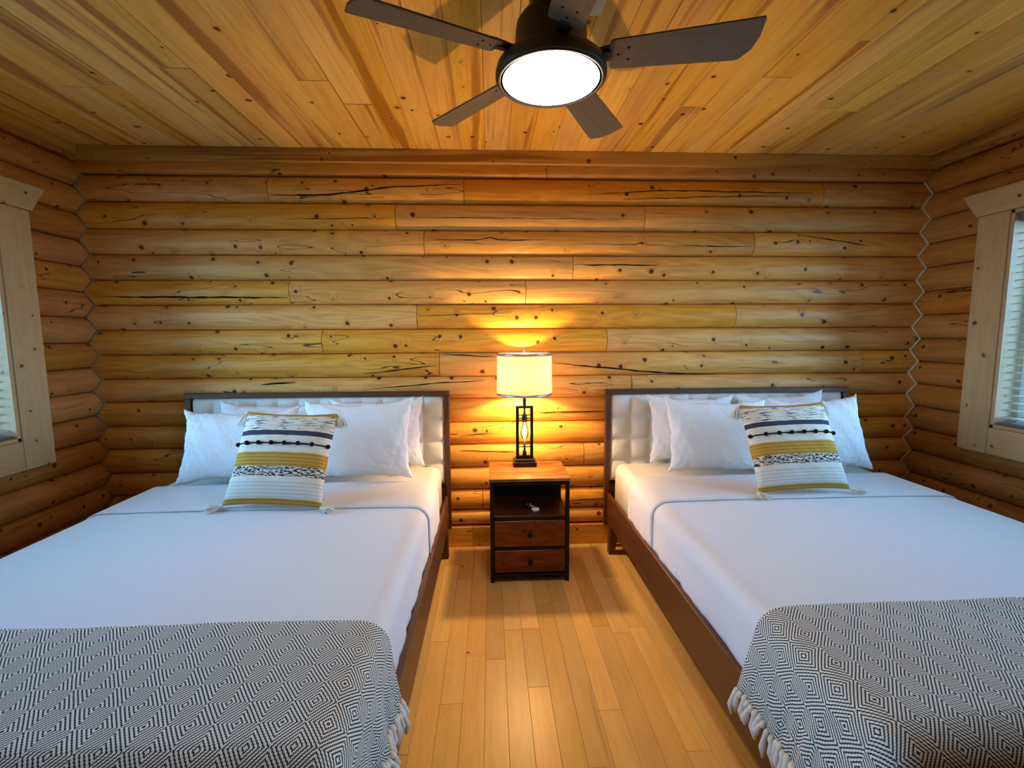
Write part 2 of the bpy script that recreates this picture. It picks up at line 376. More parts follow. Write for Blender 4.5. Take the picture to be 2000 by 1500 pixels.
BUL = .042
def prof_d(zz, h, bul): return bul * max(0.0, 1 - min(1, abs(zz) / h) ** 2.15) ** .66
def log_obj(parent, axis, a, b, z0, z1, base, sgn, tint=(1, 1, 1), flat=False, dark=False):
    """half-round log; axis 0: along x on the back wall (bulging to -y), axis 1: along y on a side wall (bulging by sgn in x)"""
    L = b - a; nu = max(4, int(L / .12)); nv = 12; h = (z1 - z0) / 2 - .0012; zc = (z0 + z1) / 2
    bul = BUL * random.uniform(.94, 1.06); R = (h * h + bul * bul) / (2 * bul)
    sd = random.random() * 40; uo = random.random() * 5
    m = MB()
    prof = []
    for j in range(nv + 1):
        t = -1 + 2 * j / nv; zz = h * math.sin(t * PI / 2 * .98) / math.sin(PI / 2 * .98)
        if flat: d = bul * (1 - abs(t) ** 6 * .9)
        else: d = prof_d(zz, h, bul)
        prof.append((zz, d))
    prof = [(prof[0][0], -.022)] + prof + [(prof[-1][0], -.022)]
    g = [0.0]
    for k in range(1, len(prof)): g.append(g[-1] + math.hypot(prof[k][0] - prof[k - 1][0], prof[k][1] - prof[k - 1][1]))
    def fn(i, j):
        x = a + L * i / nu
        if i == 0: x += .0019
        if i == nu: x -= .0019
        zz, d = prof[j]; e = noise1(x * 1.6, sd) * .0022
        d2 = d + (e + noise1(x * 4 + zz * 20, sd) * .001 if d > 0 else 0); zz2 = zz * (1 + noise1(x * 1.1, sd + 9) * .012)
        p = (x, base - d2, zc + zz2) if axis == 0 else (base + sgn * d2, x, zc + zz2)
        return p, (x + uo, g[j] + uo)
    m.grid(nu, len(prof) - 1, fn, True, flip=(axis == 0) ^ True if axis == 0 else sgn > 0)
    n = len(prof); W = nu + 1
    for e_ in (0, nu):
        q0 = len(m.v); m.v += [m.v[j * W + e_] for j in range(n)]; ids = [q0 + j for j in range(n)]
        m.face(ids if e_ == 0 else ids[::-1])
    o = m.build('log', MT['log'], parent)
    b_ = bmesh.new(); b_.from_mesh(o.data); bmesh.ops.recalc_face_normals(b_, faces=b_.faces); b_.to_mesh(o.data); b_.free(); o.color = (*tint, 1)
    return o
ZB = [-.01, .139, .246, .388, .540, .700, .849, 1.009, 1.155, 1.310, 1.466, 1.623, 1.778, 1.934, 2.090, 2.252, 2.412, 2.560]
pale, warm, grey, deep = (1.04, 1.06, 1.10), (1.02, .98, .92), (.90, .94, .97), (.93, .86, .78)
rowj = {1: [-1.30, .50, 1.9], 2: [-.063, 1.55], 3: [-1.0, .95], 4: [.62], 5: [-.75, 1.25], 6: [-.35, 1.5], 7: [.936], 8: [-.335, 2.516],
        9: [-1.079, .765], 10: [-.472, 1.626], 11: [-1.268, .23], 12: [.537], 13: [-.415, 1.727], 14: [-.589, .998], 15: [-1.364, -.159, 2.174]}
tints = {(15, 0): deep, (15, 1): warm, (15, 2): (.95, .88, .84), (15, 3): deep, (14, 0): warm, (14, 1): grey, (14, 2): (.95, .97, .98), (13, 0): warm, (13, 1): (1, .95, .88), (13, 2): pale,
         (12, 0): (.98, 1, .98), (12, 1): (1.03, .98, .9), (11, 0): pale, (11, 1): warm, (11, 2): (1, .96, .88), (10, 0): pale, (10, 1): warm, (10, 2): (.96, .94, .96),
         (9, 0): pale, (9, 1): (1.02, .98, .93), (9, 2): pale, (8, 0): (1, .98, .95), (8, 1): pale, (7, 0): pale, (7, 1): (1, .94, .88)}
logs = {}
for r in range(1, 16):
    xs = [X0 - .06] + rowj.get(r, []) + [X1 + .06]
    for k in range(len(xs) - 1):
        logs[(r, k)] = log_obj(wall_back, 0, xs[k], xs[k + 1], ZB[r], ZB[r + 1], Y1, 1, tints.get((r, k), random.choice((warm, pale, (1, 1, 1), (1, .95, .9)))))
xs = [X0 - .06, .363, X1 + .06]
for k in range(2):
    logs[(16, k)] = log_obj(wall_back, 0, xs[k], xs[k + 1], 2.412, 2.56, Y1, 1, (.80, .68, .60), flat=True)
# drying cracks: thin dark splits running along individual logs (x, z) in the wall plane
def crack(logkey, pts, w=.003):
    r, k = logkey; z0, z1 = ZB[r], ZB[r + 1]; h = (z1 - z0) / 2; zc = (z0 + z1) / 2; R = (h * h + BUL * BUL) / (2 * BUL)
    P = []
    for a, b in zip(pts, pts[1:]):
        n = max(2, int(abs(b[0] - a[0]) / .04))
        for i in range(n): P.append((a[0] + (b[0] - a[0]) * i / n, a[1] + (b[1] - a[1]) * i / n))
    P.append(pts[-1]); m = MB(); N = len(P) - 1
    def fn(i, j):
        x, z = P[i]; t = i / N; ww = w * (.25 + min(1, 4 * t, 4 * (1 - t)) * .75) * (1 + .5 * noise1(x * 19, r)); z += noise1(x * 9, r * 3) * .0025
        zz = z + (j - 1) * ww
        d = prof_d(zz - zc, h, BUL)
        return (x, Y1 - d - .0040 + (0.0025 if j != 1 else 0), zz), (x, zz)
    m.grid(N, 2, fn, False); m.build('crack', MT['crack'], logs[logkey])
MT['crack'] = plain('crack_dark', (.022, .009, .003), .9, spec=.1)
for r, pts, w in [
(15, [(-1.347, 2.29), (-1.0, 2.293), (-0.59, 2.345), (-0.171, 2.365)], 0.0045),
(15, [(0.632, 2.31), (1.127, 2.339), (2.107, 2.329)], 0.003),
(15, [(0.846, 2.28), (1.463, 2.304), (2.005, 2.312)], 0.0018),
(13, [(-0.408, 2.023), (-0.053, 2.028), (0.002, 2.041), (0.061, 2.026), (0.404, 2.027)], 0.003),
(13, [(0.599, 2.002), (0.935, 2.0), (0.975, 2.013), (1.019, 1.997), (1.715, 1.99)], 0.003),
(12, [(0.547, 1.873), (1.1, 1.871)], 0.004),
(11, [(-2.401, 1.672), (-1.276, 1.667)], 0.005),
(8, [(-0.32, 1.303), (0.021, 1.284)], 0.003),
(8, [(0.408, 1.241), (1.162, 1.167), (1.581, 1.149)], 0.0045),
(8, [(-0.829, 1.178), (-0.342, 1.233)], 0.003),
(7, [(-1.473, 1.117), (-1.257, 1.128)], 0.005),
(7, [(-0.794, 1.081), (-0.297, 1.119), (-0.047, 1.127)], 0.003),
(13, [(2.02, 2.07), (2.512, 1.997)], 0.003),
(6, [(0.279, 0.912), (0.76, 0.917)], 0.0035),
(4, [(-0.205, 0.664), (0.169, 0.647)], 0.002),
(5, [(-0.203, 0.768), (0.017, 0.778)], 0.002),
(2, [(0.534, 0.311), (0.769, 0.316)], 0.003),
(14, [(-1.256, 2.147), (-0.612, 2.157)], 0.0018),
(14, [(-0.564, 2.16), (0.932, 2.16)], 0.0015),
(10, [(-0.469, 1.55), (0.14, 1.565)], 0.0015),
(15, [(-0.998, 2.32), (-0.811, 2.319)], 0.001),
        ]:
    xm = sum(p[0] for p in pts) / len(pts)
    k = sum(1 for j in rowj.get(r, []) if j < xm); js = [-9] + rowj.get(r, []) + [9]
    crack((r, k), [(min(max(x_, js[k] + .01), js[k + 1] - .01), z_) for x_, z_ in pts], w)
# side wall logs, half a course out of step with the back wall
SB = [-.01] + [(ZB[i] + ZB[i + 1]) / 2 for i in range(len(ZB) - 1)] + [2.56]
for s in (-1, 1):
    sg = -s
    for i in range(len(SB) - 1):
        z0, z1 = SB[i], SB[i + 1]
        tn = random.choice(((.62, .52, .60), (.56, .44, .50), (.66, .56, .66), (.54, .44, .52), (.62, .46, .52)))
        if z1 > WINZ[0] - .06 and z0 < WINZ[1] + .06:
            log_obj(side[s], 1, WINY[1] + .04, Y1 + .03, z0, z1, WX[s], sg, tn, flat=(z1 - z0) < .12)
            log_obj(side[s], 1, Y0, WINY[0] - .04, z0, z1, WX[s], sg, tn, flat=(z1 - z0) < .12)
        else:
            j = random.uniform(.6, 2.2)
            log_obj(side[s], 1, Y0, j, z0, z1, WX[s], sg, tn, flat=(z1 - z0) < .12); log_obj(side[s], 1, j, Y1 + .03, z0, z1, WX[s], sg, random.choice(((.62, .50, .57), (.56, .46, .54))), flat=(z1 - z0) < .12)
# caulk bead where the log ends are coped together
def bul_at(z, B):
    for i in range(len(B) - 1):
        if B[i] <= z < B[i + 1]:
            h = (B[i + 1] - B[i]) / 2; zc = (B[i] + B[i + 1]) / 2; return prof_d(z - zc, h, BUL)
    return BUL
for s in (-1, 1):
    pts = []
    z = .30
    while z < 2.42: pts.append((WX[s] - s * (bul_at(z, SB) * 1.03 + .003), Y1 - bul_at(z, ZB) * 1.03 - .003, z)); z += .013
    o = MB().tube(pts, .0065 if s > 0 else .004, 6).build('caulk_bead', MT['caulk' if s > 0 else 'caulk_dull'], side[s])

# ceiling boards run away from the camera
PW = .1382
k0 = int((X0 - .116) / PW) - 1
x = .116 + k0 * PW
fixed = {-.987: 2.0, -.847: None}
ends_seen = {}
while x < X1:
    a, b = max(x, X0), min(x + PW, X1)
    if b - a > .02:
        ys = [Y0]; y = Y0 + random.uniform(.4, 1.9)
        while y < Y1 - .5:
            ys.append(y); y += random.uniform(1.1, 2.6)
        ys.append(Y1 + .01)
        for j in range(len(ys) - 1):
            o = MB().box((a + .0007, ys[j] + .0006, ZC + random.uniform(-.0008, .0008)), (b - .0007, ys[j + 1] - .0006, ZC + .018), 1, (random.random() * 9, random.random() * 9), .0018).build('ceiling_board', MT['ceil'], ceiling)
            t = random.choice(((1, 1, 1), (1.04, 1.03, 1.0), (.93, .86, .78), (1.02, .97, .9), (1.03, 1.03, 1.0), (.97, .94, .9))); o.color = (*t, 1)
    x += PW
# floor strips
FW = .0868
x = -.036 - FW * 40
rest = MB(); nfl = 0
while x < X1 + .05:
    a, b = max(x, X0 - .05), min(x + FW, X1 + .05)
    if b - a > .01:
        y = Y0 + random.uniform(-.6, 0); 
        while y < Y1:
            L = random.uniform(.35, 1.15); ya, yb = max(y, Y0), min(y + L, Y1 + .01)
            near = -.50 < x < 1.0 and yb > .6
            if yb - ya > .01:
                lo, hi = (a + .0004, ya + .0004, -.018), (b - .0004, yb - .0004, random.uniform(-.0006, 0))
                uo = (random.random() * 20, random.random() * 20)
                if near:
                    o = MB().box(lo, hi, 1, uo, .0007).build('floor_strip', MT['floor'], floor)
                    t = random.choice(((1, 1, 1), (1.05, 1.04, 1.0), (.90, .85, .78), (.95, .92, .88), (1.03, 1.02, .97), (.98, .94, .88))); o.color = (*t, 1); nfl += 1
                else: rest.box(lo, hi, 1, uo, .0)
            y += L
    x += FW
tag(rest.build('floor_strips_beyond_the_aisle', MT['floor'], floor), kind='stuff').name = 'floor_strips'
# trims
def struct(name, a, b, mat, along): return tag(box(name, a, b, mat, None, along, .002), kind='structure')
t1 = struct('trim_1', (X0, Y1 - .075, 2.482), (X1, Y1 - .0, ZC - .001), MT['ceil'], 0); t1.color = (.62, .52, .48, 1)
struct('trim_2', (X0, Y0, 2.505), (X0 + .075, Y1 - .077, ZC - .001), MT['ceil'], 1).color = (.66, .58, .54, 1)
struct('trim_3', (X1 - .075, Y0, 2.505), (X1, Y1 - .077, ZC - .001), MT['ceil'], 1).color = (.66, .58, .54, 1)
bb = tag(MB().box((X0, Y1 - .02, 0), (X0 + .01, Y1, .135)).build('baseboard_back', MT['gap']), kind='structure')
for a, b, t in ((X0 + .03, -.135, (1.05, 1.0, .92)), (-.135, .30, (.80, .76, .70)), (.30, X1 - .03, (.95, .88, .8))):
    o = MB().box((a + .0008, Y1 - .048, .001), (b - .0008, Y1 - .0, .137), 0, (random.random() * 9, 3), .002).build('board', MT['log'], bb); o.color = (*t, 1)

# ------------------------------------------------------------------ windows, blinds
def window(s, n):
    xs = WX[s]; fc = xs - s * .078        # face of the casing, proud of the logs
    w = tag(empty('window_%d' % n, (xs, 0, 0)), kind='structure')
    inv = lambda o: setattr(o, 'matrix_parent_inverse', w.matrix_basis.inverted())
    y0, y1 = WINY; z0, z1 = WINZ; cw = .165
    parts = []
    bk = xs - s * .03
    parts.append(box('casing', (bk, y1, z0 - .155), (fc, y1 + cw, z1 + .001), MT['trimwood'], w, 2, .003))
    parts.append(box('casing', (bk, y0 - cw, z0 - .155), (fc, y0, z1 + .001), MT['trimwood'], w, 2, .003))
    parts.append(box('sill_apron', (bk, y0 + .001, z0 - .155), (fc + s * .002, y1 - .001, z0 - .001), MT['trimwood'], w, 1, .003))
    # head casing whose ends flare outwards towards the top
    m = MB(); ya, yb = y0 - cw - .002, y1 + cw + .002; f = .085; hz = .135; d0, d1 = bk, fc - s * .012
    P = [(ya, z1 + .002), (yb, z1 + .002), (yb + f, z1 + hz), (ya - f, z1 + hz)]
    m.v = [(d0, y, z) for y, z in P] + [(d1, y, z) for y, z in P]
    for q in ((0, 1, 2, 3), (4, 7, 6, 5), (0, 4, 5, 1), (1, 5, 6, 2), (2, 6, 7, 3), (3, 7, 4, 0)): m.face(q, [(m.v[i][1], m.v[i][2]) for i in q])
    parts.append(m.build('head_casing', MT['trimwood'], w, recalc=True))
    # jamb lining
    o_ = xs + s * .14
    for nm, a, b in (('jamb', (fc + s * .012, y1 - .018, z0), (o_, y1 + .001, z1)), ('jamb', (fc + s * .012, y0 - .001, z0), (o_, y0 + .018, z1)),
                     ('jamb', (fc + s * .012, y0, z1 - .018), (o_, y1, z1)), ('sill', (fc + s * .012, y0, z0), (o_, y1, z0 + .018))):
        parts.append(box(nm, a, b, MT['trimwood'], w, 1 if nm == 'sill' else 2))
    gx = xs + s * .09
    for a, b in (((gx - .02, y0 + .018, z0 + .018), (gx + .02, y0 + .06, z1 - .018)), ((gx - .02, y1 - .06, z0 + .018), (gx + .02, y1 - .018, z1 - .018)),
                 ((gx - .02, y0 + .06, z0 + .018), (gx + .02, y1 - .06, z0 + .06)), ((gx - .02, y0 + .06, z1 - .06), (gx + .02, y1 - .06, z1 - .018)),
                 ((gx - .018, (y0 + y1) / 2 - .022, z0 + .06), (gx + .018, (y0 + y1) / 2 + .022, z1 - .06))):
        parts.append(box('sash_bar', a, b, MT['vinyl'], w, 2))
    parts.append(box('pane', (gx - .002, y0 + .058, z0 + .058), (gx + .002, (y0 + y1) / 2 - .02, z1 - .058), MT['glass'], w, 1, 0))
    parts.append(box('pane', (gx - .002, (y0 + y1) / 2 + .02, z0 + .058), (gx + .002, y1 - .058, z1 - .058), MT['glass'], w, 1, 0))
    for p in parts: inv(p)
    # venetian blind
    bx = xs - s * .012; side_ = 'left' if s < 0 else 'right'
    bl = empty('window_blind', (bx, (y0 + y1) / 2, z1), 'pale slatted blind hanging inside the %s window casing' % side_, 'blind')
    lb = lambda o: setattr(o, 'matrix_parent_inverse', bl.matrix_basis.inverted())
    lb(box('headrail', (bx - .028, y0 + .022, z1 - .062), (bx + .028, y1 - .022, z1 - .02), MT['blindrail'], bl, 1))
    lb(box('bottom_rail', (bx - .024, y0 + .022, z0 + .020), (bx + .024, y1 - .022, z0 + .036), MT['blindrail'], bl, 1))
    z = z0 + .062; sm = None; tilt = math.radians(7) * s; N = 0; nz = int((z1 - .085 - z) / .0425)
    for i in range(nz + 1):
        zz = z + i * .0425
        if sm is None:
            m = MB(); L = (y1 - y0 - .05) / 2
            def fn(a, b):
                t = -1 + a / 2; c = .0022 * (1 - t * t); xx = t * .0235
                return (xx * math.cos(tilt) - c * math.sin(tilt), -L + 2 * L * b / 4, xx * math.sin(tilt) + c * math.cos(tilt)), (b, a)
            m.grid(4, 4, fn, True); o = m.build('slat', MT['slat'], bl); sm = o
            md = o.modifiers.new('solid', 'SOLIDIFY'); md.thickness = .0022
        else: o = sm.copy(); C.objects.link(o); o.parent = bl
        o.matrix_parent_inverse = Matrix(); o.location = (0, 0, zz - z1)
    for yy in (y0 + .2, (y0 + y1) / 2, y1 - .2):
        for dx in (-.026, .026):
            lb(MB().tube([(bx + dx, yy, z1 - .06), (bx + dx, yy, z0 + .03)], .0012, 5).build('ladder_cord', MT['slat'], bl))
    for q, (yy, zz) in enumerate(((y1 - .13, 1.62), (y1 - .165, 1.58))):
        c = MB().tube([(bx - s * .034, yy, z1 - .05), (bx - s * .036, yy, zz)], .0014, 5).build('pull_cord', MT['slat'], bl); lb(c)
        m = MB().lathe([(.002, .034), (.006, .028), (.0045, .018), (.009, .0), (0, 0)], (bx - s * .036, yy, zz - .034), 10).build('cord_tassel', MT['blindrail'], bl); lb(m)
    return w
window(-1, 1); window(1, 2)

# outdoors
tag(MB().box((-30, -20, -.75), (30, 30, -.70)).build('ground', MT['grass']), kind='structure')
pp = empty('porch_post', (3.62, 2.62, -.7), 'round peeled log porch post seen through the right window blind', 'post')
o = MB().lathe([(.105, 0), (.10, 1.0), (.098, 2.2), (.10, 3.6)], (0, 0, 0), 16).build('post_shaft', MT['log'], pp)

# ------------------------------------------------------------------ ceiling fan
FX, FY, FZ = .2125, 1.655, 2.28
fan = empty('ceiling_fan', (FX, FY, ZC), 'dark five-blade ceiling fan with a lit round light above the aisle', 'ceiling fan')
def fpart(m, name, mat, par=None, rec=False):
    o = m.build(name, mat, par or fan, recalc=rec); return o
dz = FZ - ZC
fpart(MB().lathe([(.1690, dz + .0), (.184, dz + .0), (.1875, dz + .006), (.1875, dz + .020), (.182, dz + .040), (.160, dz + .060), (.135, dz + .072), (.122, dz + .085), (.120, dz + .14), (.116, dz + .175),
                  (.098, dz + .2), (.075, dz + .212), (.072, -.013), (0, -.013)], n=56), 'motor_housing', MT['fanmetal'])
fpart(MB().lathe([(.1685, dz + .006), (.161, dz - .003), (.14, dz - .009), (.10, dz - .013), (.05, dz - .015), (0, dz - .016)][::-1], n=48), 'light_diffuser', MT['diffuser'])
fpart(MB().lathe([(.1695, dz + .004), (.172, dz - .003), (.180, dz - .004), (.183, dz + .000)], n=56), 'light_rim', MT['fanmetal'])
fpart(MB().box((-.01, -.19, -.012), (.19, .094, -.001), 0, (0, 0), .003), 'mounting_plate', MT['white_plastic'])
for k in range(5):
    th = math.radians(-13 + 72 * k)
    r0, r1 = .195, .652; pts = []
    # outline (radial, tangential): rounded root corners, clipped rounded tip corner
    out = [(r0 + .012, -.056), (r1 - .004, -.074), (r1, -.068), (r1 + .0, -.01), (r1 - .012, .035), (r1 - .04, .068), (r1 - .055, .073), (r0 + .012, .054), (r0 + .003, .048), (r0, .038), (r0, -.042), (r0 + .003, -.051)]
    pitch = math.radians(-15); th_ = .006
    m = MB(); n = len(out)
    def P(r, t, h):
        y = t * math.cos(pitch) - h * math.sin(pitch); z = t * math.sin(pitch) + h * math.cos(pitch)
        return (r * math.cos(th) - y * math.sin(th), r * math.sin(th) + y * math.cos(th), dz + .062 + z)
    m.v = [P(r, t, -th_ / 2) for r, t in out] + [P(r, t, th_ / 2) for r, t in out]
    m.face(list(range(n))[::-1], [(r, t) for r, t in out][::-1]); m.face([n + i for i in range(n)], out)
    for i in range(n):
        j = (i + 1) % n; m.face([i, j, n + j, n + i], [out[i], out[j], out[j], out[i]])
    bl = fpart(m, 'blade', MT['blade'], rec=True)
    br = MB()
    br.v = [P(r, t, h) for h in (.0035, .011) for r, t in ((.15, -.02), (.215, -.034), (.262, -.03), (.262, .03), (.215, .034), (.15, .02))]
    br.face(range(6)); br.face([6 + i for i in range(6)][::-1])
    for i in range(6): br.face([i, (i + 1) % 6, 6 + (i + 1) % 6, 6 + i])
    fpart(br, 'blade_bracket', MT['fanmetal'], bl, True)
    br = MB(); br.v = [P(r, t, h) for h in (-.005, .004) for r, t in ((.15, -.016), (.205, -.016), (.205, .016), (.15, .016))]
    for q in ((0, 1, 2, 3), (4, 7, 6, 5), (0, 4, 5, 1), (1, 5, 6, 2), (2, 6, 7, 3), (3, 7, 4, 0)): br.face(q)
    fpart(br, 'bracket_arm', MT['fanmetal'], bl, True)
    for rr, tt in ((.255, -.022), (.255, .022), (.222, .0)):
        c = P(rr, tt, -.004); fpart(MB().lathe([(0, -.002), (.0035, -.0015), (.004, .0015), (0, .0015)], c, 8), 'screw', MT['black'], bl)

# ------------------------------------------------------------------ beds
def cloth_grid(m, x0, x1, y0, y1, ztop, off, r, hemL, hemR, hemF=None, wav=.004, sd=0.0, flare=.0, uvo=(0, 0), ny=None, tuck=None, crown=.012, fade=0.0, rise=0.0):
    """a cloth lying over a mattress: flat top, rounded long edges, hanging sides (and foot when hemF is given)"""
    R = r + off; zt = ztop + off; nx_top = 30
    # path across x: list of (x, z, s, hang)
    path = []
    hL, hR = zt - R - hemL, zt - R - hemR
    for i in range(11): path.append((x0 - off, zt - R - hL * (1 - i / 10), 1 - i / 10, -1))
    for i in range(1, 7): a = PI / 2 * i / 6; path.append((x0 - off + R - R * math.cos(a), zt - R + R * math.sin(a), 0, 0))
    for i in range(1, nx_top): path.append((x0 - off + R + (x1 - x0 + 2 * off - 2 * R) * i / nx_top, zt, 0, 0))
    for i in range(7): a = PI / 2 * i / 6; path.append((x1 + off - R + R * math.sin(a), zt - R + R * math.cos(a), 0, 0))
    for i in range(1, 11): path.append((x1 + off, zt - R - hR * i / 10, i / 10, 1))
    S = [0]
    for a, b in zip(path, path[1:]): S.append(S[-1] + math.hypot(b[0] - a[0], b[1] - a[1]))
    ys = []
    n = ny or max(8, int((y1 - y0) / .035))
    for j in range(n + 1): ys.append((y0 + (y1 - y0) * j / n, 0, 0, y0 + (y1 - y0) * j / n))
    if hemF is not None:
        pre = []
        for j in range(6): a = PI / 2 * (1 - j / 6); pre.append((y0 - R * math.sin(a), -(R - R * math.cos(a)), 0, y0 - R * a))
        L = zt - R - hemF
        pre = [(y0 - R, -(R + L * (1 - k / 10)), 1 - k / 10, y0 - R * PI / 2 - L * (1 - k / 10)) for k in range(10)] + pre
        ys = pre + ys
    cx = (x0 + x1) / 2; hw = (x1 - x0) / 2
    def fn(i, j):
        X, Z, hg, sd_ = path[i]; Y, dzf, hf, V = ys[j]
        w = noise1(Y * 9 + i * .02, sd) + .6 * noise1(Y * 23, sd + 3)
        q = max(0, min(1, (y1 - Y) / (y1 - y0))); fl = flare * (1 - fade * q)
        xx = X + sd_ * (hg * fl + hg * wav * 1.6 * w); zz = Z + rise * q * hg * abs(sd_)
        if sd_ and hg > 0: zz += hg * wav * 1.4 * noise1(Y * 15, sd + 5)
        t = max(0, 1 - abs((xx - cx) / hw) ** 4)
        zz += crown * t * .6 + wav * .35 * noise1(X * 4.1 + Y * 3.3, sd) * t
        if dzf < 0:
            zz = min(zz, zt) + dzf if not sd_ or hg == 0 else zz + dzf * .35
            zz = max(zz, .03)
            Y += -hf * (.01 + wav * noise1(X * 12, sd))
        return (xx, Y, zz), (S[i] + uvo[0], V + uvo[1])
    m.grid(len(path) - 1, len(ys) - 1, fn, True)
    return path, S
def solid(o, t=.004, off=-1):
    md = o.modifiers.new('thickness', 'SOLIDIFY'); md.thickness = t; md.offset = off
def pillow_mesh(m, w, h, t, N=44, pinch=.10, sd=0.0, wr=.007, corner=.9):
    """soft pillow in its own plane: x width, z height (0 at the bottom), y thickness"""
    for sgn in (-1, 1):
        def fn(i, j):
            u = -math.cos(PI * i / N); v = -math.cos(PI * j / N)
            u = u * .55 + (-1 + 2 * i / N) * .45; v = v * .55 + (-1 + 2 * j / N) * .45
            prof = max(0, (1 - abs(u) ** 2.5)) ** .60 * max(0, (1 - abs(v) ** 2.3)) ** .60
            x = u * w / 2 * (1 - pinch * (1 - abs(v) ** 2.5) * abs(u) ** 2) + .006 * noise1(v * 4, sd) * abs(u) ** 4
            z = v * h / 2 * (1 - pinch * 1.25 * (1 - abs(u) ** 2.5) * abs(v) ** 2) + .007 * noise1(u * 4, sd + 2) * abs(v) ** 4
            if v > 0: z += .012 * abs(u) ** 8 * v
            ed = max(0, min(1, (max(abs(u), abs(v)) - .45) * 2.5))
            wk = noise1((u * 7 + v * 3), sd) * .5 + noise1(u * 17 - v * 4, sd + 7) * .45 * ed + noise1(v * 13 + u * 5, sd + 1) * .3 * ed
            y = sgn * (t / 2 * prof + wr * wk * min(1, prof * 2.2))
            return (x, y, z + h / 2), ((u + 1) / 2 * w + sd, (v + 1) / 2 * h)
        m.grid(N, N, fn, True, flip=sgn > 0)
    return m
def weld(o):
    b = bmesh.new(); b.from_mesh(o.data); bmesh.ops.remove_doubles(b, verts=b.verts, dist=2e-4); bmesh.ops.recalc_face_normals(b, faces=b.faces); b.to_mesh(o.data); b.free()

